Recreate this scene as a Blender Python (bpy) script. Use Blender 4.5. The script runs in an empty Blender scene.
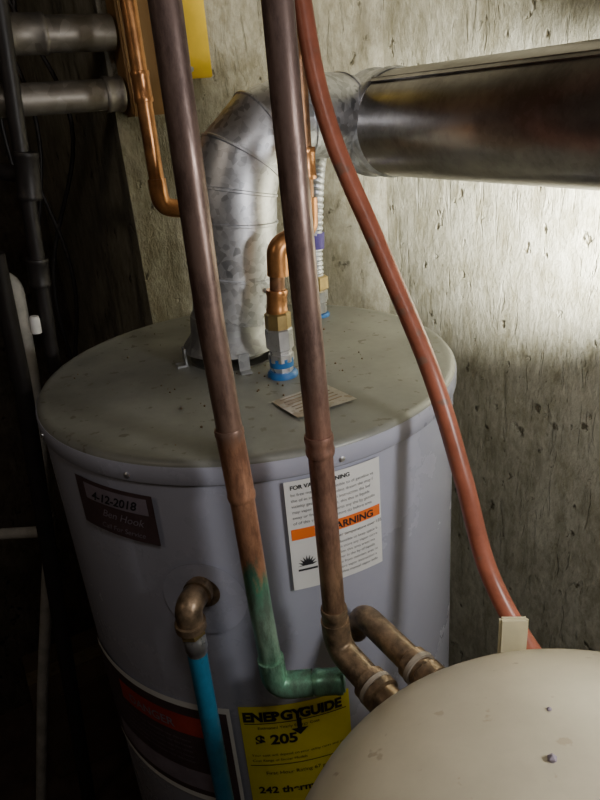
import bpy, bmesh, math, random
from mathutils import Vector, Matrix
random.seed(4)
S=bpy.context.scene; COL=bpy.context.collection
# ---------- frame of the room: walls run along N (right) and W (away) ----------
NV=Vector((0.888,0.46,0)).normalized(); WV=Vector((-NV.y,NV.x,0))
def nw(n,w,z): return NV*n+WV*w+Vector((0,0,z))
# ---------- camera ----------
f=660.0;p=math.radians(24.2);r=math.radians(5.0)
x0=Vector((1,0,0));y0=Vector((0,math.sin(p),math.cos(p)));fw=Vector((0,math.cos(p),-math.sin(p)))
xc=math.cos(r)*x0-math.sin(r)*y0; yc=math.sin(r)*x0+math.cos(r)*y0
cam=bpy.data.cameras.new('camera');cam.sensor_fit='VERTICAL';cam.sensor_height=36;cam.lens=36*f/800;cam.clip_start=0.01
co=bpy.data.objects.new('camera',cam);COL.objects.link(co)
M=Matrix((xc,yc,-fw)).transposed().to_4x4();M.translation=Vector((0,0,1.75));co.matrix_world=M
S.camera=co
# ---------- materials ----------
def base_mat(name):
    m=bpy.data.materials.new(name);m.use_nodes=True
    nt=m.node_tree; return m,nt,nt.nodes,nt.links,nt.nodes['Principled BSDF']
def mat(name,col,rough=.5,metal=0,var=.25,scale=30,bump=.1,col2=None,stretch=(1,1,1),spots=None,bscale=None,rvar=0.15,bdist=.002,spec=None):
    m,nt,N,L,B=base_mat(name)
    tc=N.new('ShaderNodeTexCoord');mp=N.new('ShaderNodeMapping');mp.inputs['Scale'].default_value=stretch
    L.new(tc.outputs['Object'],mp.inputs['Vector'])
    nz=N.new('ShaderNodeTexNoise');nz.inputs['Scale'].default_value=scale;nz.inputs['Detail'].default_value=6;nz.inputs['Roughness'].default_value=.65
    L.new(mp.outputs[0],nz.inputs['Vector'])
    rp=N.new('ShaderNodeValToRGB');rp.color_ramp.elements[0].position=.35;rp.color_ramp.elements[1].position=.65
    c2=col2 or tuple(c*(1-var) for c in col)
    rp.color_ramp.elements[0].color=(*c2,1);rp.color_ramp.elements[1].color=(*col,1)
    L.new(nz.outputs['Fac'],rp.inputs[0])
    out=rp.outputs[0]
    if spots:
        sc,th,scol=spots
        n2=N.new('ShaderNodeTexNoise');n2.inputs['Scale'].default_value=sc;n2.inputs['Detail'].default_value=3
        L.new(mp.outputs[0],n2.inputs['Vector'])
        r2=N.new('ShaderNodeValToRGB');r2.color_ramp.elements[0].position=th;r2.color_ramp.elements[1].position=th+.05
        L.new(n2.outputs['Fac'],r2.inputs[0])
        mx=N.new('ShaderNodeMixRGB');L.new(r2.outputs[0],mx.inputs[0]);L.new(out,mx.inputs[1]);mx.inputs[2].default_value=(*scol,1);out=mx.outputs[0]
    L.new(out,B.inputs['Base Color'])
    B.inputs['Metallic'].default_value=metal
    mr=N.new('ShaderNodeMapRange');mr.inputs['To Min'].default_value=max(.02,rough-rvar);mr.inputs['To Max'].default_value=min(1,rough+rvar)
    L.new(nz.outputs['Fac'],mr.inputs['Value']);L.new(mr.outputs[0],B.inputs['Roughness'])
    if bump:
        bp=N.new('ShaderNodeBump');bp.inputs['Strength'].default_value=bump;bp.inputs['Distance'].default_value=bdist
        n3=N.new('ShaderNodeTexNoise');n3.inputs['Scale'].default_value=bscale or scale*2;n3.inputs['Detail'].default_value=5
        L.new(mp.outputs[0],n3.inputs['Vector']);L.new(n3.outputs['Fac'],bp.inputs['Height']);L.new(bp.outputs[0],B.inputs['Normal'])
    return m
def concrete(name,ca,cb,cstain,bs=1.0):
    m,nt,N,L,B=base_mat(name)
    tc=N.new('ShaderNodeTexCoord')
    def noise(sc,st=(1,1,1),det=6,ro=.6,dist=0):
        mp=N.new('ShaderNodeMapping');mp.inputs['Scale'].default_value=st;L.new(tc.outputs['Object'],mp.inputs['Vector'])
        n=N.new('ShaderNodeTexNoise');n.inputs['Scale'].default_value=sc;n.inputs['Detail'].default_value=det;n.inputs['Roughness'].default_value=ro;n.inputs['Distortion'].default_value=dist
        L.new(mp.outputs[0],n.inputs['Vector']);return n
    def ramp(src,a,b,c0=(0,0,0),c1=(1,1,1)):
        q=N.new('ShaderNodeValToRGB');q.color_ramp.elements[0].position=a;q.color_ramp.elements[1].position=b
        q.color_ramp.elements[0].color=(*c0,1);q.color_ramp.elements[1].color=(*c1,1);L.new(src,q.inputs[0]);return q.outputs[0]
    big=noise(7,(1,1,.8),10,.7);fine=noise(95,(1,1,.6),8,.75);streak=noise(24,(1,1,.28),8,.7,.6);pit=noise(38,(1,1,.8),3,.5)
    scr=noise(60,(1,1,.16),4,.6,.4);mott=noise(30,(1,1,.55),10,.75)
    c=ramp(big.outputs['Fac'],.32,.66,cb,ca)
    mx=N.new('ShaderNodeMixRGB');mx.blend_type='MULTIPLY';mx.inputs[0].default_value=.6;L.new(c,mx.inputs[1]);L.new(ramp(fine.outputs['Fac'],.32,.60,(.45,.43,.37),(1,1,1)),mx.inputs[2])
    mm=N.new('ShaderNodeMixRGB');mm.blend_type='MULTIPLY';mm.inputs[0].default_value=.75;L.new(mx.outputs[0],mm.inputs[1]);L.new(ramp(mott.outputs['Fac'],.38,.56,(.52,.49,.38),(1,1,1)),mm.inputs[2])
    m2=N.new('ShaderNodeMixRGB');L.new(ramp(streak.outputs['Fac'],.52,.70,(0,0,0),(.85,.85,.85)),m2.inputs[0]);L.new(mm.outputs[0],m2.inputs[1]);m2.inputs[2].default_value=(*cstain,1)
    m3=N.new('ShaderNodeMixRGB');L.new(ramp(pit.outputs['Fac'],.68,.71),m3.inputs[0]);L.new(m2.outputs[0],m3.inputs[1]);m3.inputs[2].default_value=(cstain[0]*.45,cstain[1]*.42,cstain[2]*.35,1)
    L.new(m3.outputs[0],B.inputs['Base Color']);B.inputs['Roughness'].default_value=.58
    ad=N.new('ShaderNodeMath');ad.operation='MULTIPLY_ADD';ad.inputs[1].default_value=.6;L.new(fine.outputs['Fac'],ad.inputs[0]);L.new(streak.outputs['Fac'],ad.inputs[2])
    a2=N.new('ShaderNodeMath');a2.operation='ADD';L.new(ad.outputs[0],a2.inputs[0]);L.new(mott.outputs['Fac'],a2.inputs[1])
    sb=N.new('ShaderNodeMath');sb.operation='SUBTRACT';L.new(a2.outputs[0],sb.inputs[0]);L.new(ramp(pit.outputs['Fac'],.65,.72),sb.inputs[1])
    s2=N.new('ShaderNodeMath');s2.operation='SUBTRACT';L.new(sb.outputs[0],s2.inputs[0]);L.new(ramp(scr.outputs['Fac'],.60,.68,(0,0,0),(.6,.6,.6)),s2.inputs[1])
    bp=N.new('ShaderNodeBump');bp.inputs['Strength'].default_value=1.0*bs;bp.inputs['Distance'].default_value=.007
    L.new(s2.outputs[0],bp.inputs['Height']);L.new(bp.outputs[0],B.inputs['Normal'])
    return m
def galv(name,ca,cb,rough,scale=90,metal=.95,sp=.45,rv=.12):
    m,nt,N,L,B=base_mat(name)
    tc=N.new('ShaderNodeTexCoord');v=N.new('ShaderNodeTexVoronoi');v.inputs['Scale'].default_value=scale;L.new(tc.outputs['Object'],v.inputs['Vector'])
    nz=N.new('ShaderNodeTexNoise');nz.inputs['Scale'].default_value=12;nz.inputs['Detail'].default_value=8;nz.inputs['Roughness'].default_value=.65;L.new(tc.outputs['Object'],nz.inputs['Vector'])
    bw=N.new('ShaderNodeRGBToBW');L.new(v.outputs['Color'],bw.inputs[0])
    ad=N.new('ShaderNodeMath');ad.operation='MULTIPLY_ADD';ad.inputs[1].default_value=sp;L.new(bw.outputs[0],ad.inputs[0]);L.new(nz.outputs['Fac'],ad.inputs[2])
    q=N.new('ShaderNodeValToRGB');q.color_ramp.elements[0].position=.4;q.color_ramp.elements[1].position=.55+sp;q.color_ramp.elements[0].color=(*cb,1);q.color_ramp.elements[1].color=(*ca,1)
    L.new(ad.outputs[0],q.inputs[0]);L.new(q.outputs[0],B.inputs['Base Color']);B.inputs['Metallic'].default_value=metal
    mr=N.new('ShaderNodeMapRange');mr.inputs['To Min'].default_value=rough-rv*.6;mr.inputs['To Max'].default_value=rough+rv;L.new(ad.outputs[0],mr.inputs['Value']);L.new(mr.outputs[0],B.inputs['Roughness'])
    bp=N.new('ShaderNodeBump');bp.inputs['Strength'].default_value=.12;bp.inputs['Distance'].default_value=.002;L.new(nz.outputs['Fac'] if sp<.2 else ad.outputs[0],bp.inputs['Height']);L.new(bp.outputs[0],B.inputs['Normal'])
    return m
def zmat(name,stops,zlo,zhi,rough=.36,metal=.5):
    """pipe patina that changes along the height of the pipe"""
    m,nt,N,L,B=base_mat(name)
    tc=N.new('ShaderNodeTexCoord');sp=N.new('ShaderNodeSeparateXYZ');L.new(tc.outputs['Object'],sp.inputs[0])
    mp=N.new('ShaderNodeMapping');mp.inputs['Scale'].default_value=(1,1,.30);L.new(tc.outputs['Object'],mp.inputs['Vector'])
    nz=N.new('ShaderNodeTexNoise');nz.inputs['Scale'].default_value=70;nz.inputs['Detail'].default_value=9;nz.inputs['Roughness'].default_value=.72;L.new(mp.outputs[0],nz.inputs['Vector'])
    mr=N.new('ShaderNodeMapRange');mr.inputs['From Min'].default_value=zlo;mr.inputs['From Max'].default_value=zhi;L.new(sp.outputs['Z'],mr.inputs['Value'])
    ad=N.new('ShaderNodeMath');ad.operation='MULTIPLY_ADD';ad.inputs[1].default_value=.20;L.new(nz.outputs['Fac'],ad.inputs[0]);L.new(mr.outputs[0],ad.inputs[2])
    sb=N.new('ShaderNodeMath');sb.operation='SUBTRACT';sb.inputs[1].default_value=.10;L.new(ad.outputs[0],sb.inputs[0])
    q=N.new('ShaderNodeValToRGB');cr=q.color_ramp
    while len(cr.elements)<len(stops): cr.elements.new(.5)
    for e,(po,c) in zip(cr.elements,stops): e.position=po;e.color=(*c,1)
    L.new(sb.outputs[0],q.inputs[0])
    mu=N.new('ShaderNodeMixRGB');mu.blend_type='MULTIPLY';mu.inputs[0].default_value=.85
    r2=N.new('ShaderNodeValToRGB');r2.color_ramp.elements[0].position=.40;r2.color_ramp.elements[1].position=.58;r2.color_ramp.elements[0].color=(.36,.33,.34,1);L.new(nz.outputs['Fac'],r2.inputs[0])
    L.new(q.outputs[0],mu.inputs[1]);L.new(r2.outputs[0],mu.inputs[2]);L.new(mu.outputs[0],B.inputs['Base Color'])
    B.inputs['Metallic'].default_value=metal
    rr=N.new('ShaderNodeMapRange');rr.inputs['From Min'].default_value=.35;rr.inputs['From Max'].default_value=.65;rr.inputs['To Min'].default_value=rough+.18;rr.inputs['To Max'].default_value=rough-.08;L.new(nz.outputs['Fac'],rr.inputs['Value']);L.new(rr.outputs[0],B.inputs['Roughness'])
    bp=N.new('ShaderNodeBump');bp.inputs['Strength'].default_value=.25;bp.inputs['Distance'].default_value=.001;L.new(nz.outputs['Fac'],bp.inputs['Height']);L.new(bp.outputs[0],B.inputs['Normal'])
    return m
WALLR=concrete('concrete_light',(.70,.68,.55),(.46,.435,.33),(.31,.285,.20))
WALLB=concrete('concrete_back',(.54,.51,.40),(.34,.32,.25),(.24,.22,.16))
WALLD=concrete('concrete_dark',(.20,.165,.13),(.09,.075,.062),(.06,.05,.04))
FLOORM=mat('floor_dirt',(.13,.085,.065),.9,0,.5,12,.5)
CEILM=mat('ceiling_wood',(.10,.075,.05),.8,0,.4,6,.3,stretch=(1,8,1))
TANK=mat('tank_paint',(.42,.43,.53),.27,0,.10,5,.05,spots=(40,.74,(.34,.34,.38)),rvar=.07)
LID=mat('tank_lid_dusty',(.30,.305,.275),.44,.1,.38,7,.12,spots=(75,.64,(.16,.15,.12)),bscale=60)
GALV=galv('galvanized_bright',(.84,.86,.92),(.40,.42,.47),.34,150,.95,.8)
HOODM=galv('galvanized_hood',(.46,.47,.48),(.26,.26,.27),.45,130,.8,.5)
DUCTM=galv('galvanized_dull',(.40,.38,.37),(.23,.215,.205),.28,160,.95,.10,.06)
GALVD=galv('galvanized_dirty',(.40,.37,.33),(.19,.17,.145),.42,70,.8)
COP=mat('copper_bright',(.75,.36,.14),.33,.8,.4,40,.1,col2=(.42,.19,.08))
COPD=mat('copper_dull',(.46,.24,.12),.42,.7,.5,50,.15,col2=(.20,.11,.07))
BRONZE=mat('bronze_dirty',(.34,.235,.145),.36,.55,.5,70,.3,col2=(.11,.08,.052))
BRASS=mat('brass',(.58,.43,.19),.35,.85,.3,40,.05)
STEEL=mat('steel_nipple',(.68,.69,.72),.3,.9,.2,60,.05)
BLUEP=mat('blue_plastic',(.03,.19,.55),.4,0,.2,30,.02)
BLUEPEX=mat('blue_pex',(.035,.22,.38),.36,0,.3,30,.05,spots=(60,.66,(.03,.12,.2)))
REDPEX=mat('red_pex',(.40,.125,.075),.34,0,.38,28,.06,spots=(40,.62,(.24,.12,.085)))
CREAM=mat('cream_plastic',(.60,.54,.41),.36,0,.18,9,.08,spots=(70,.68,(.42,.35,.25)),rvar=.05)
CREAMD=mat('cream_plastic_aged',(.66,.60,.40),.45,0,.15,20,.05)
BLACK=mat('black_iron',(.030,.026,.026),.45,.2,.3,40,.2)
PVC=mat('pvc_dirty',(.55,.53,.49),.5,0,.4,20,.08)
YEL=mat('yellow_paint',(.88,.58,.01),.5,0,.12,30,.03)
WOOD=mat('wood_block',(.45,.26,.10),.7,0,.35,18,.2,stretch=(1,1,.15))
WHITE=mat('label_white',(.80,.80,.79),.5,0,.06,20,.01)
ORANGE=mat('label_orange',(.90,.18,.02),.5,0,.08,20,.01)
INK=mat('label_ink',(.02,.02,.025),.6,0,.1,20,0)
GREY_INK=mat('label_ink_grey',(.18,.18,.20),.6,0,.1,20,0)
TAGW=mat('tag_window',(.26,.22,.27),.5,0,.3,30,.01)
BROWN=mat('label_brown',(.085,.055,.06),.45,0,.25,30,.02)
EYEL=mat('label_yellow',(.88,.76,.02),.5,0,.1,20,.01)
REDL=mat('label_red',(.42,.05,.035),.5,0,.25,20,.01)
SILVL=mat('label_silver',(.52,.48,.42),.4,.3,.3,60,.03,spots=(50,.56,(.33,.27,.2)))
TIN=mat('tin_dark',(.20,.20,.20),.4,.8,.4,30,.1)
RUBBER=mat('rubber_gasket',(.34,.29,.23),.6,0,.3,40,.1)
PIPE_A=zmat('copper_patina_green',[(0,(.42,.58,.44)),(.10,(.18,.42,.28)),(.20,(.38,.56,.42)),(.285,(.12,.36,.23)),(.315,(.46,.23,.13)),(.50,(.50,.25,.15)),(.54,(.25,.155,.12)),(1,(.19,.13,.115))],1.17,1.80)
PIPE_B=zmat('copper_patina_dark',[(0,(.32,.22,.13)),(.30,(.38,.23,.14)),(.36,(.36,.20,.14)),(.52,(.32,.17,.125)),(.60,(.24,.15,.12)),(1,(.19,.13,.115))],1.17,1.80)
# ---------- mesh helpers ----------
def empty(name,loc=(0,0,0)):
    o=bpy.data.objects.new(name,None);COL.objects.link(o);o.empty_display_size=.05;return o
def mk(name,bm,m,parent=None,smooth=True,auto=None):
    me=bpy.data.meshes.new(name);bmesh.ops.recalc_face_normals(bm,faces=bm.faces);bm.to_mesh(me);bm.free()
    for pl in me.polygons: pl.use_smooth=smooth
    if smooth: 
        try: me.set_sharp_from_angle(angle=math.radians(auto or 38))
        except Exception: pass
    me.materials.append(m)
    o=bpy.data.objects.new(name,me);COL.objects.link(o)
    if parent:o.parent=parent
    return o
def fillet(pts,rad,seg=7):
    P=[Vector(q) for q in pts];out=[P[0]]
    for i in range(1,len(P)-1):
        a=(P[i-1]-P[i]);b=(P[i+1]-P[i]);la,lb=a.length,b.length;a.normalize();b.normalize()
        ang=a.angle(b)
        if ang>math.radians(176): out.append(P[i]);continue
        d=min(rad/math.tan(ang/2),la*.48,lb*.48)
        s=P[i]+a*d;e=P[i]+b*d
        for k in range(seg+1):
            t=k/seg;out.append(s*(1-t)**2+P[i]*2*t*(1-t)+e*t*t)
    out.append(P[-1]);return out
def catmull(pts,n=8):
    P=[Vector(q) for q in pts];P=[P[0]*2-P[1]]+P+[P[-1]*2-P[-2]];o=[]
    for i in range(1,len(P)-2):
        for k in range(n):
            t=k/n;a,b,c,d=P[i-1],P[i],P[i+1],P[i+2]
            o.append(.5*((2*b)+(c-a)*t+(2*a-5*b+4*c-d)*t*t+(3*b-a-3*c+d)*t**3))
    o.append(P[-2]);return o
def sweep(bm,pts,rad,sides=24,cap=True):
    P=[Vector(q) for q in pts];n=len(P)
    if not isinstance(rad,(list,tuple)):rad=[rad]*n
    T=[]
    for i in range(n):
        a=(P[i]-P[i-1]).normalized() if i>0 else None;b=(P[i+1]-P[i]).normalized() if i<n-1 else None
        T.append(((a or b)+(b or a)).normalized())
    u=T[0].orthogonal().normalized();rings=[]
    for i in range(n):
        if i>0:
            ax=T[i-1].cross(T[i])
            if ax.length>1e-7:u=Matrix.Rotation(T[i-1].angle(T[i]),3,ax.normalized())@u
        u=(u-T[i]*u.dot(T[i])).normalized();v=T[i].cross(u)
        rings.append([bm.verts.new(P[i]+(u*math.cos(2*math.pi*k/sides)+v*math.sin(2*math.pi*k/sides))*rad[i]) for k in range(sides)])
    for A,B in zip(rings,rings[1:]):
        for k in range(sides):bm.faces.new((A[k],A[(k+1)%sides],B[(k+1)%sides],B[k]))
    if cap: bm.faces.new(rings[0]);bm.faces.new(rings[-1])
def tube(name,pts,rad,m,parent=None,sides=24,auto=None):
    bm=bmesh.new();sweep(bm,pts,rad,sides);return mk(name,bm,m,parent,True,auto)
def prof(name,p0,p1,prf,m,parent=None,sides=32,auto=None):
    """lathe along the axis p0-p1; prf=[(t 0..1, radius)]"""
    p0=Vector(p0);p1=Vector(p1);ax=(p1-p0);d=ax.normalized();u=d.orthogonal().normalized();v=d.cross(u)
    bm=bmesh.new();R=[]
    for t,ra in prf:
        c=p0+ax*t;R.append([bm.verts.new(c+(u*math.cos(2*math.pi*k/sides)+v*math.sin(2*math.pi*k/sides))*max(ra,1e-5)) for k in range(sides)])
    for A,B in zip(R,R[1:]):
        for k in range(sides):bm.faces.new((A[k],A[(k+1)%sides],B[(k+1)%sides],B[k]))
    bm.faces.new(R[0]);bm.faces.new(R[-1])
    return mk(name,bm,m,parent,True,auto)
def coupling(name,p0,p1,rr,m,parent):
    L=(Vector(p1)-Vector(p0)).length;e=.0018/L
    return prof(name,p0,p1,[(0,rr*.9),(0,rr),(e,rr*1.04),(3*e,rr*1.05),(4*e,rr),(1-4*e,rr),(1-3*e,rr*1.05),(1-e,rr*1.04),(1,rr),(1,rr*.9)],m,parent)
def boxm(name,c,ax,ay,az,sx,sy,sz,m,parent=None,bev=.002,smooth=False):
    bm=bmesh.new();bmesh.ops.create_cube(bm,size=1)
    for v in bm.verts:
        q=v.co.copy();v.co=Vector(c)+ax*(q.x*sx)+ay*(q.y*sy)+az*(q.z*sz)
    if bev:bmesh.ops.bevel(bm,geom=bm.edges[:],offset=bev,segments=2,affect='EDGES')
    return mk(name,bm,m,parent,smooth)
Z=Vector((0,0,1))
def room(name,n0,n1,w0,w1,z0,z1,m):
    c=nw((n0+n1)/2,(w0+w1)/2,(z0+z1)/2);return boxm(name,c,NV,WV,Z,n1-n0,w1-w0,z1-z0,m,None,0)
# ---------- room ----------
room('floor',-1.5,.86,-1.1,2.0,-.1,0,FLOORM)
room('ceiling',-1.5,.86,-1.1,2.0,2.35,2.45,CEILM)
room('wall_right',.76,.86,-1.1,2.0,0,2.35,WALLR)
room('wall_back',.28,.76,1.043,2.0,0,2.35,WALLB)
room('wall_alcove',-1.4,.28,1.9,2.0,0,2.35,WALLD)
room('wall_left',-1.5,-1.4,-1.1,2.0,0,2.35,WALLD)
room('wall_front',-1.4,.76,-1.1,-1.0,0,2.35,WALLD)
# ---------- water heater ----------
TX,TY,R,ZT=-.0635,.805,.263,1.45
wh=empty('water_heater')
def lathe(name,cx,cy,prf,m,parent,sides=128,auto=None):
    bm=bmesh.new();RR=[]
    for ra,z in prf:
        RR.append([bm.verts.new((cx+ra*math.cos(2*math.pi*k/sides),cy+ra*math.sin(2*math.pi*k/sides),z)) for k in range(sides)])
    for A,B in zip(RR,RR[1:]):
        for k in range(sides):bm.faces.new((A[k],A[(k+1)%sides],B[(k+1)%sides],B[k]))
    bm.faces.new(RR[0]);bm.faces.new(RR[-1]);return mk(name,bm,m,parent,True,auto)
lathe('body',TX,TY,[(.255,.02),(.258,.03),(.258,.06),(R-.002,.065),(R-.002,1.437)],TANK,wh)
lathe('top_pan',TX,TY,[(R-.003,1.424),(R,1.424),(R+.0008,1.4255),(R+.0008,1.440),(R-.0005,1.4455),(R-.003,1.449),(R-.007,1.4500),(R-.012,1.4493),(R-.018,1.4490),(.19,1.4490),(.08,1.450),(.02,1.450)],LID,wh,auto=60)
lathe('skirt',TX,TY,[(.2,0),(.262,0),(.262,.035),(.2,.035)],TIN,wh)
lathe('rim_band',TX,TY,[(R+.0009,1.425),(R+.0016,1.426),(R+.0016,1.441),(R+.0004,1.4445)],TANK,wh)
def cp(a,z,e=.0005): 
    a=math.radians(a);return Vector((TX+(R+e)*math.sin(a),TY-(R+e)*math.cos(a),z))
def patch(name,a0,a1,z0,z1,m,e=.0006,skew=0,n=24,rag=0):
    bm=bmesh.new();rows=[]
    for j in (0,1):
        row=[]
        for i in range(n+1):
            t=i/n;row.append(bm.verts.new(cp(a0+(a1-a0)*t,(z1 if j else z0)+skew*(t-.5)+rag*random.uniform(-1,1),e)))
        rows.append(row)
    for i in range(n):bm.faces.new((rows[0][i],rows[0][i+1],rows[1][i+1],rows[1][i]))
    return mk(name,bm,m,wh)
def text(name,s,a,z,size,m,e=.0012,align='LEFT',off=0,tilt=0,sx=1,sh=0):
    cu=bpy.data.curves.new(name,'FONT');cu.body=s;cu.size=size;cu.align_x=align;cu.offset=off;cu.shear=sh
    o=bpy.data.objects.new(name,cu);COL.objects.link(o)
    dg=bpy.context.evaluated_depsgraph_get();me=bpy.data.meshes.new_from_object(o.evaluated_get(dg));bpy.data.objects.remove(o)
    for v in me.vertices:
        x=v.co.x*sx;y=v.co.y;x,y=x*math.cos(tilt)-y*math.sin(tilt),x*math.sin(tilt)+y*math.cos(tilt)
        v.co=cp(a+math.degrees(x/R),z+y,e)
    me.materials.clear();me.materials.append(m);q=bpy.data.objects.new(name,me);COL.objects.link(q);q.parent=wh
E2=.0022
# white warning label (starts just under the rim)
patch('warning_label',8.8,31.2,1.291,1.421,WHITE,E2)
patch('warning_band',9.4,30.8,1.353,1.366,ORANGE,E2+.0004)
text('warning_word','WARNING',16.8,1.3550,.0115,INK,E2+.0008,off=.0003)
text('warning_head','FOR VALVE OPENING',10.0,1.4115,.0064,INK,E2+.0004,off=.0002)
text('warning_bold','Water temperature over 125',18.2,1.3445,.0050,INK,E2+.0004)
W=['in the space near the heater keep','all combustible materials away and','flammable vapors may be drawn by','air currents from other areas to this','do not store or use gasoline or other','unit. maintain the area free of dust','vapor and liquids in the vicinity of','this or any other appliance. read','instruction manual before lighting']
random.seed(3)
for i in range(6):
    text('warning_line',' '.join(random.sample((' '.join(W)).split(),9))[:46],10.0,1.4040-.0066*i,.0048,GREY_INK,E2+.0004)
for i in range(7):
    text('warning_line',' '.join(random.sample((' '.join(W)).split(),8))[:30],17.2,1.3365-.0064*i,.0046,GREY_INK,E2+.0004)
# flame pictogram
bm=bmesh.new();pts=[]
for k in range(18):
    a=math.pi*k/17;rr=.0105 if k%2 else .0055
    pts.append((rr*math.cos(a),rr*math.sin(a)*1.2))
vs=[bm.verts.new(cp(12.4+math.degrees(x/R),1.320+y,E2+.0004)) for x,y in pts];bm.faces.new(vs);mk('flame_pictogram',bm,INK,wh)
patch('pictogram_base',10.2,14.6,1.314,1.3165,INK,E2+.0004)
# brown installation tag
patch('install_tag',-42.5,-19.8,1.354,1.413,BROWN,E2,skew=-.004)
patch('install_tag_window',-39.5,-21.3,1.3885,1.408,TAGW,E2+.0003,skew=-.003)
text('install_date','4-12-2018',-37.5,1.3915,.0145,INK,E2+.0007,off=.0003,sh=.35)
text('install_line','Ben Hook',-35,1.3745,.013,TAGW,E2+.0005,tilt=-.04,sh=.4)
text('install_line','Call For Service',-36,1.360,.009,TAGW,E2+.0005,tilt=-.03,sh=.3)
# energy guide
patch('energy_label',-8.2,20.0,.93,1.131,EYEL,.0004,skew=.0)
text('energy_title','ENERGY',-7.4,1.108,.0200,INK,.001,off=.0011,sx=.92)
text('energy_title','GUIDE',7.0,1.108,.0200,INK,.001,off=.0011,sx=.84)
patch('energy_rule',-7.2,19,1.1035,1.1048,INK,.0009)
text('energy_sub','Estimated Yearly Energy Cost',-4,1.095,.0060,INK,.001)
text('energy_cost','$ 205',-5,1.070,.0215,INK,.001,off=.0008)
text('energy_line','Your cost will depend on your utility rates and use',-6.5,1.050,.0055,INK,.001)
text('energy_line','Cost Range of Similar Models',-6.5,1.041,.0055,INK,.001)
patch('energy_rule',-7.2,19,1.034,1.0352,INK,.0009)
text('energy_line','First Hour Rating 67 gallons',-3.5,1.018,.008,INK,.001)
text('energy_big','242 therms',-6,.985,.016,INK,.001,off=.0005)
bm=bmesh.new();bm.faces.new([bm.verts.new(cp(a,z,.0013)) for a,z in [(6.0,1.108),(7.2,1.108),(7.2,1.092),(8.8,1.092),(6.6,1.081),(4.4,1.092),(6.0,1.092)]]);mk('energy_arrow',bm,INK,wh)
# red/white rating label
patch('rating_label',-62,-10.5,.955,1.127,WHITE,.0004,skew=0)
patch('rating_label_dark',-61,-11.5,.965,1.118,BROWN,.0008)
patch('rating_label_red',-48,-17,1.072,1.104,REDL,.0012)
patch('rating_label_panel',-56,-15,.975,1.008,TAGW,.0012)
text('rating_text','DANGER',-44,1.079,.019,TAGW,.0016,off=.0003)
for i in range(5):text('rating_line','do not store gasoline or other flammables near this heater',-55,1.058-.009*i,.0062,TAGW,.0012)
# round access plate with T&P port
def disc(name,a,z,ra,m,e,n=48):
    bm=bmesh.new();vs=[]
    c=bm.verts.new(cp(a,z,e))
    vs=[bm.verts.new(cp(a+math.degrees(ra*math.cos(2*math.pi*k/n)/R),z+ra*math.sin(2*math.pi*k/n),e)) for k in range(n)]
    for k in range(n):bm.faces.new((c,vs[k],vs[(k+1)%n]))
    return mk(name,bm,m,wh)
PLE=mat('plate_edge',(.34,.35,.43),.4)
disc('port_plate_edge',-12,1.286,.0463,PLE,.0003);disc('port_plate',-12,1.286,.0459,TANK,.0009)
disc('port_hole',-12,1.296,.019,BRONZE,.0013)
for a in (-25,22,60,-60): 
    q=cp(a,1.432,.001);o=cp(a,1.432,.0035);prof('rim_screw',q,o,[(0,.0033),(.6,.0033),(1,.002)],STEEL,wh,12)
# sticker on top
def flat(name,pts,z,m,parent):
    bm=bmesh.new();bm.faces.new([bm.verts.new((x,y,z)) for x,y in pts]);return mk(name,bm,m,parent,False)
flat('top_sticker',[(-.032,.667),(.030,.705),(.062,.655),(-.004,.62)],1.4515,SILVL,wh)
for i in range(6):
    t=i/6;flat('top_sticker_line',[(-.022+t*.024,.667-t*.038),(.026+t*.024,.697-t*.038),(.0265+t*.024,.6945-t*.038),(-.0215+t*.024,.6645-t*.038)],1.4519,BRONZE,wh)
# debris on the lid
random.seed(9)
bm=bmesh.new()
for i in range(110):
    a=random.uniform(0,6.28);q=random.uniform(.02,.24);s=random.uniform(.0005,.0018)
    if i>50: cx,cy=-.02+random.gauss(0,.06),.76+random.gauss(0,.06)
    else: cx,cy=TX+q*math.cos(a),TY+q*math.sin(a)
    if (cx-TX)**2+(cy-TY)**2>.24**2: continue
    bmesh.ops.create_icosphere(bm,subdivisions=1,radius=s,matrix=Matrix.Translation((cx,cy,1.450+s*.4)))
mk('lid_debris',bm,BRONZE,wh)
# draft hood
fx,fy=-.082,.832
dh=lathe('draft_hood',fx,fy,[(.050,1.512),(.0515,1.500),(.053,1.486),(.0635,1.472),(.066,1.468),(.062,1.468),(.050,1.482),(.046,1.508)],HOODM,wh,64)
lathe('flue_collar',fx,fy,[(.03,1.449),(.058,1.449),(.058,1.453),(.045,1.456),(.045,1.470),(.03,1.470)],TIN,wh,64)
for a in (200,285,20,110):
    c=math.cos(math.radians(a));s=math.sin(math.radians(a));d=Vector((c,s,0));t=Vector((-s,c,0))
    boxm('hood_leg',Vector((fx,fy,1.4615))+d*.0660,d,t,Z,.0018,.014,.024,HOODM,wh,.0004)
    boxm('hood_foot',Vector((fx,fy,1.4512))+d*.072,d,t,Z,.012,.014,.0018,HOODM,wh,.0004)
nx,ny=-.018,.746
prof('cold_ring',(nx,ny,1.449),(nx,ny,1.457),[(0,.0185),(.6,.0185),(1,.016)],BLUEP,wh)
prof('nipple',(nx,ny,1.455),(nx,ny,1.512),[(0,.0135),(.25,.0135),(.26,.0155),(.42,.0155),(.43,.0135),(.50,.0135),(.55,.0165),(.95,.0165),(1,.014)],STEEL,wh,8,20)
prof('nipple_sleeve',(nx,ny,1.463),(nx,ny,1.474),[(0,.0145),(1,.0145)],BLUEP,wh,24)
n2x,n2y=.040,.980
prof('hot_ring',(n2x,n2y,1.449),(n2x,n2y,1.454),[(0,.017),(.6,.017),(1,.016)],BLUEP,wh)
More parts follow.
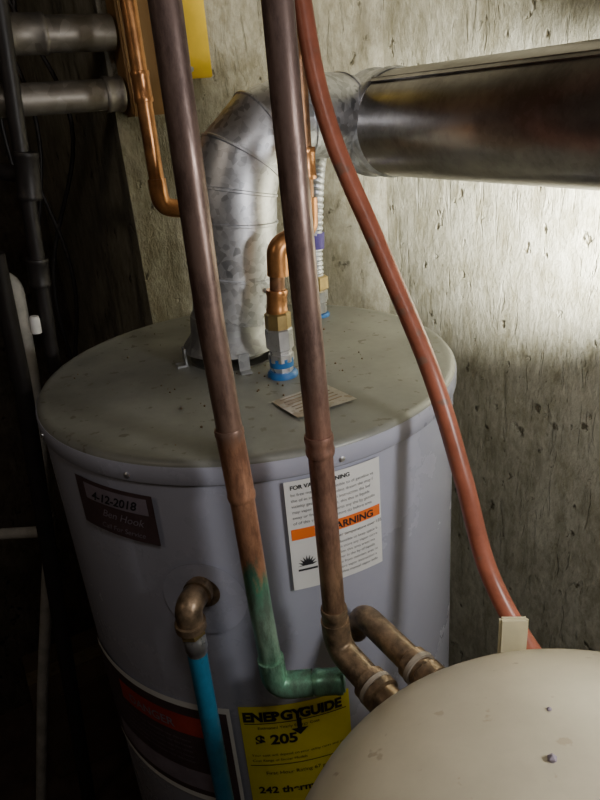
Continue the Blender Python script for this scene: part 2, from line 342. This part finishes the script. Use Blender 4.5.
prof('nipple_hot',(n2x,n2y,1.455),(n2x,n2y,1.49),[(0,.0135),(.45,.0135),(.5,.0165),(.95,.0165),(1,.014)],STEEL,wh,8,20)
# ---------- flexible connector (behind) ----------
fl=empty('flexible_water_connector')
pp=catmull([(n2x,n2y,1.488),(n2x,n2y,1.54),(.045,.985,1.60),(.055,1.03,1.66),(.075,1.13,1.70),(.085,1.215,1.71)],24)
tube('corrugated_tube',pp,[.0125 if i%3 else .0100 for i in range(len(pp))],GALV,fl,20,60)
prof('connector_nut',(n2x,n2y,1.49),(n2x,n2y,1.512),[(0,.015),(.1,.018),(.9,.018),(1,.014)],BRASS,fl,6,20)
prof('connector_tape',(.041,.981,1.552),(.0425,.982,1.575),[(0,.0145),(1,.0145)],mat('purple_primer',(.12,.08,.42),.5),fl)
# ---------- copper supply from the front nipple ----------
cs=empty('copper_supply_pipe')
prof('union_nut',(nx,ny,1.510),(nx+.0005,ny,1.530),[(0,.0125),(.05,.0155),(.9,.0155),(1,.013)],BRASS,cs,8,20)
p1=[(nx,ny,1.525),(-.0105,.748,1.604),(.026,.768,1.618),(.028,.77,1.70),(.033,.77,2.35)]
tube('riser',fillet(p1,.018),.0088,COPD,cs)
coupling('adapter',(nx,ny,1.528),(-.0155,ny+.0005,1.556),.0120,COP,cs)
tube('lower_elbow',fillet([(-.0125,.7475,1.572),(-.0105,.748,1.604),(.006,.757,1.610)],.016),.0125,COP,cs)
tube('upper_elbow',fillet([(.010,.759,1.612),(.026,.768,1.618),(.0275,.77,1.652)],.016),.0120,COP,cs)
coupling('coupling',(.0278,.77,1.672),(.0284,.77,1.705),.0118,COP,cs)
coupling('coupling',(.0300,.77,1.79),(.0303,.77,1.815),.0115,COPD,cs)
# ---------- vent pipe + elbow + large duct ----------
vp=empty('flue_vent_pipe')
V=[Vector(q) for q in [(-.082,.832,1.49),(-.069,.832,1.56),(-.060,.832,1.625),(-.057,.833,1.66),(-.045,.839,1.695),(-.018,.853,1.720),(.020,.873,1.731)]]+[nw(.455,.775,1.733),nw(.495,.785,1.730),nw(.530,.800,1.724),nw(.556,.795,1.716)]
tube('vent_elbow',V,[.0500,.0510,.0515,.0515,.0515,.0515,.0510,.0505,.0505,.052,.052],GALV,vp,48,14)
for i,rr in ((1,.0525),(2,.053),(3,.053),(4,.053),(5,.053),(6,.0525),(8,.052)):
    t=(V[i+1]-V[i-1]).normalized();prof('crimp_bead',V[i]-t*.003,V[i]+t*.003,[(0,rr-.003),(.3,rr),(.7,rr),(1,rr-.003)],GALV,vp,48)
for a,b in ((1,70),(2,40),(1,-80)):
    t=(V[a+1]-V[a-1]).normalized();u=t.orthogonal().normalized();d=Matrix.Rotation(math.radians(b),3,t)@u
    q=V[a]-t*.012+d*.0505;prof('sheet_screw',q,q+d*.006,[(0,.004),(.7,.004),(1,.002)],STEEL,vp,8)
DZ=1.716
dr=.0635
prof('main_duct',nw(.556,.795,DZ-.001),nw(.556,-.99,DZ+.006),[(0,dr-.006),(0,dr),(.2,dr),(.55,dr),(1,dr)],DUCTM,vp,96)
prof('duct_collar',nw(.556,.812,DZ),nw(.556,.735,DZ),[(0,.046),(.0,.052),(.1,.0625),(.28,.0645),(.33,.0675),(.42,.0675),(.47,.0650),(.80,.0650),(.84,.0665),(.93,.0665),(1,.0640)],GALV,vp,64)
boxm('duct_seam',nw(.556,-.1,DZ)+ (NV*-.60+Z*.80).normalized()*(dr+.0005),WV,(NV*.8+Z*.6).normalized(),(NV*-.6+Z*.8).normalized(),1.7,.006,.002,DUCTM,vp,.0005)
boxm('duct_hanger_strap',nw(.556,-.3,2.065),NV,WV,Z,.0015,.02,.57,GALVD,vp,0)
# ---------- front vertical copper pipes ----------
pa=empty('copper_pipe')
tube('pipe',fillet([(-.0655,.505,2.35),(-.0650,.502,1.60),(-.0590,.500,1.44),(-.0550,.497,1.31),(-.0500,.493,1.214),(.020,.487,1.220)],.022),.0112,PIPE_A,pa,32)
coupling('coupling',(-.0622,.501,1.505),(-.0588,.500,1.435),.0122,PIPE_A,pa)
tube('elbow',fillet([(-.0515,.494,1.251),(-.0500,.493,1.214),(-.012,.4905,1.217)],.022),.0134,PIPE_A,pa)
coupling('end_coupling',(-.010,.490,1.2175),(.018,.487,1.220),.0130,PIPE_A,pa)
pb=empty('copper_pipe')
tube('pipe',fillet([(.004,.490,2.35),(.0085,.490,1.75),(.0130,.490,1.50),(.0150,.490,1.285)],.02),.0108,PIPE_B,pb,32)
coupling('coupling',(.0128,.490,1.497),(.0133,.490,1.478),.0120,PIPE_B,pb)
coupling('adapter',(.0148,.490,1.312),(.0150,.490,1.290),.0124,BRONZE,pb)
tube('street_elbow',fillet([(.0150,.490,1.297),(.0165,.490,1.262),(.046,.444,1.254)],.022),.0138,BRONZE,pb)
d=Vector((.0295,-.046,-.004)).normalized()
s0=Vector((.040,.453,1.2545))
prof('union_nut',s0,s0+d*.040,[(0,.0140),(.04,.0172),(.22,.0172),(.26,.0152),(.34,.0152),(.38,.0180),(.55,.0180),(.6,.0150),(1,.0140)],BRONZE,pb,32)
prof('gasket',s0+d*.010,s0+d*.0145,[(0,.0182),(1,.0182)],RUBBER,pb)
# bypass pipe beside it
bp_=empty('softener_bypass_pipe')
q0=Vector((.0500,.528,1.258));d=Vector((.0295,-.05,-.002)).normalized();q1=q0+d*.112
tube('pipe',fillet([q0+Vector((-.012,.018,-.03)),q0+Vector((-.003,.005,.001)),q1],.018),.0134,BRONZE,bp_)
prof('union_nut',q1-d*.046,q1+d*.002,[(0,.014),(.04,.0168),(.2,.0168),(.24,.0150),(.40,.0150),(.45,.0175),(.7,.0175),(.75,.015),(1,.015)],BRONZE,bp_)
prof('gasket',q1-d*.036,q1-d*.031,[(0,.0178),(1,.0178)],RUBBER,bp_)
# ---------- red flexible tube ----------
tube('red_pex_tube',catmull([(.018,.70,2.35),(.020,.70,2.05),(.0337,.70,1.835),(.0511,.68,1.7237),(.090,.64,1.614),(.1257,.58,1.509),(.148,.54,1.415),(.1655,.505,1.328),(.192,.460,1.272),(.232,.440,1.218),(.28,.435,1.13),(.32,.435,1.00),(.34,.44,.8)],10),.0092,REDPEX,None,24)
# ---------- relief pipe: elbow and blue tube ----------
rv=empty('relief_drain_pipe')
pc=cp(-12,1.303,-.002);out=Vector((math.sin(math.radians(-16)),-math.cos(math.radians(-16)),0))
ec=pc+out*.034+Vector((-.002,0,0))
tube('brass_elbow',fillet([pc,ec,ec+Vector((.000,0,-.024))],.010),.0138,BRONZE,rv)
prof('elbow_lip',ec+Vector((.000,0,-.016)),ec+Vector((.000,0,-.026)),[(0,.0138),(.1,.0158),(.9,.0158),(1,.0138)],BRONZE,rv)
prof('elbow_collar',pc+out*.008,pc+out*.015,[(0,.0138),(.1,.0156),(.9,.0156),(1,.0138)],BRONZE,rv)
prof('hex_adapter',ec+Vector((.000,0,-.024)),ec+Vector((.0010,0,-.034)),[(0,.011),(.1,.0135),(.9,.0135),(1,.011)],BRASS,rv,6,20)
prof('crimp_sleeve',ec+Vector((.001,0,-.032)),ec+Vector((.0015,0,-.058)),[(0,.0105),(.2,.0108),(.25,.0118),(.75,.0118),(.8,.0108),(1,.0105)],STEEL,rv)
tube('blue_tube',catmull([ec+Vector((.001,0,-.030)),ec+Vector((.001,.0,-.15)),ec+Vector((.001,.0,-.30)),ec+Vector((.001,.002,-.6)),ec+Vector((-.001,.004,-1.17))],8),.0102,BLUEPEX,rv)
# ---------- water softener vessel ----------
sx_,sy_=.165,.205
ws=empty('water_softener')
dome=[(.200,1.250),(.2135,1.253),(.215,1.260),(.215,1.292),(.2135,1.303),(.208,1.316),(.197,1.329),(.179,1.343),(.152,1.357),(.119,1.369),(.086,1.377),(.054,1.3815),(.02,1.383),(.001,1.383)]
lathe('lid',sx_,sy_,dome,CREAM,ws,96,50)
lathe('shell',sx_,sy_,[(.18,0),(.190,.004),(.200,.02),(.200,1.257)],CREAM,ws,96)
boxm('latch_tab',Vector((.1630,.4245,1.305)),Vector((1,-.12,0)).normalized(),Vector((.12,1,0)).normalized(),Z,.024,.0055,.076,CREAMD,ws,.0022,True)
bm=bmesh.new()
for x,y,s in ((.132,.268,.0032),(.146,.308,.0018)):
    rr=math.hypot(x-sx_,y-sy_);zz=next((a[1]+(b[1]-a[1])*(rr-a[0])/(b[0]-a[0]) for a,b in zip(dome[4:],dome[5:]) if b[0]<=rr<=a[0]),1.383)
    bmesh.ops.create_icosphere(bm,subdivisions=1,radius=s,matrix=Matrix.Translation((x,y,zz+s*.3)))
mk('lid_pebbles',bm,mat('pebble',(.32,.27,.33),.6),ws)
# ---------- upper left copper pipe, wood block, yellow box ----------
ul=empty('copper_pipe')
tube('pipe',fillet([(-.159,.90,2.35),(-.1595,.90,1.640),(-.115,.925,1.628),(-.082,.93,1.626),(-.082,.93,1.452)],.022),.0098,COP,ul)
coupling('coupling',(-.1594,.90,1.80),(-.1594,.90,1.765),.0112,COP,ul)
tube('elbow',fillet([(-.1595,.90,1.675),(-.1595,.90,1.640),(-.131,.916,1.632)],.020),.0118,COP,ul)
prof('floor_flange',(-.082,.93,1.4495),(-.082,.93,1.458),[(0,.018),(.6,.018),(1,.012)],BLUEP,ul)
boxm('wood_block',nw(.318,1.020,1.835),NV,WV,Z,.05,.046,.17,WOOD,None,.003)
yb=empty('electrical_box')
boxm('enclosure',nw(.385,1.018,1.895),NV,WV,Z,.062,.05,.20,YEL,yb,.004)
boxm('cover',nw(.385,.9915,1.895),NV,WV,Z,.064,.004,.204,YEL,yb,.0015)
for z in (1.805,1.985):prof('cover_screw',nw(.385,.990,z),nw(.385,.987,z),[(0,.004),(1,.003)],STEEL,yb,12)
# ---------- left side: conduits and pipes ----------
c1=empty('steel_conduit')
prof('pipe',nw(.288,1.018,1.857),nw(-1.39,1.018,1.870),[(0,.0225),(1,.0225)],GALVD,c1,32)
coupling('coupling',nw(.20,1.018,1.858),nw(.15,1.018,1.8585),.0245,GALVD,c1)
c2=empty('steel_conduit')
prof('pipe',nw(.288,1.018,1.781),nw(-1.39,1.018,1.795),[(0,.0205),(1,.0205)],GALVD,c2,32)
coupling('coupling',nw(.288,1.018,1.781),nw(.262,1.018,1.7812),.0225,GALVD,c2)
bd=empty('black_iron_pipe')
tube('pipe',fillet([(-.300,.93,2.35),(-.317,.93,1.90),(-.345,.94,1.64),(-.365,.95,1.457),(-.385,.95,1.1),(-.40,.96,0)],.05),.0105,BLACK,bd)
coupling('tee',(-.330,.935,1.72),(-.340,.938,1.66),.016,BLACK,bd)
coupling('coupling',(-.352,.943,1.58),(-.357,.945,1.54),.0145,BLACK,bd)
tube('branch',fillet([(-.335,.936,1.69),(-.40,.97,1.70),(-.52,1.03,1.70)],.03),.011,BLACK,bd)
prof('end_cap',(-.372,.932,1.50),(-.374,.932,1.475),[(0,.006),(.2,.0075),(1,.0075)],WHITE,bd,16)
hs=empty('cable_bundle')
for i,(dx,sw) in enumerate(((0,.02),(.02,-.015),(.035,.03),(.06,-.03))):
    tube('cable',catmull([(-.44+dx,1.16,2.35),(-.43+dx+sw,1.16,2.0),(-.415+dx-sw,1.155,1.75),(-.44+dx+sw,1.15,1.5),(-.47+dx,1.16,1.2),(-.49+dx,1.16,.6),(-.50+dx,1.18,.01)],10),.0035,BLACK,hs,12)
tube('drain_standpipe',[(-.335,.775,1.62),(-.352,.79,1.45),(-.43,.79,.70),(-.50,.79,.0)],[.0105,.0115,.0115,.0115],BLACK,None,20)
pv=empty('pvc_pipe')
tube('pipe',fillet([(-.60,1.10,1.53),(-.455,1.10,1.525),(-.468,1.10,1.35),(-.520,1.10,1.00),(-.63,1.10,.6),(-.78,1.10,.0)],.03),.0120,PVC,pv)
coupling('tee',(-.512,1.10,1.06),(-.525,1.10,.98),.0150,PVC,pv)
tube('branch',[(-.518,1.10,1.02),(-.62,1.12,1.01)],.0115,PVC,pv)
cl=empty('cardboard_box')
boxm('carton',Vector((-.72,1.50,.151)),NV,WV,Z,.30,.22,.30,mat('cardboard',(.14,.095,.06),.85,0,.3,10,.1),cl,.004)
boxm('tape',Vector((-.72,1.50,.3015)),NV,WV,Z,.30,.05,.001,mat('packing_tape',(.22,.17,.10),.3),cl,0)
# ---------- lights ----------
def look(o,loc,tgt):
    o.location=loc;o.rotation_euler=(Vector(tgt)-Vector(loc)).to_track_quat('-Z','Y').to_euler()
def spot(name,loc,tgt,e,ang,blend,col,size):
    l=bpy.data.lights.new(name,'SPOT');l.energy=e;l.spot_size=math.radians(ang);l.spot_blend=blend;l.color=col;l.shadow_soft_size=size
    o=bpy.data.objects.new(name,l);COL.objects.link(o);look(o,loc,tgt)
def point(name,loc,e,col,size):
    l=bpy.data.lights.new(name,'POINT');l.energy=e;l.color=col;l.shadow_soft_size=size
    o=bpy.data.objects.new(name,l);COL.objects.link(o);o.location=loc
spot('work_light',(.34,.53,1.60),(.405,.86,1.60),130,66,1,(1,.99,.90),.02)
point('drop_light',(.44,.16,1.66),8.0,(1,.98,.95),.04)
spot('trouble_light',(.20,.50,2.15),(.19,1.20,2.02),42,66,1,(1,.96,.84),.04)
point('ceiling_bulb',(.12,-.1,2.25),5.0,(1,.95,.9),.10)
point('left_fill',(-.9,.0,2.2),2.6,(1,.84,.66),.08)  # added fill that lifts the dim left side; no real bulb there
wd=bpy.data.worlds.new('world');S.world=wd;wd.use_nodes=True
wd.node_tree.nodes['Background'].inputs[0].default_value=(.5,.5,.55,1);wd.node_tree.nodes['Background'].inputs[1].default_value=.02
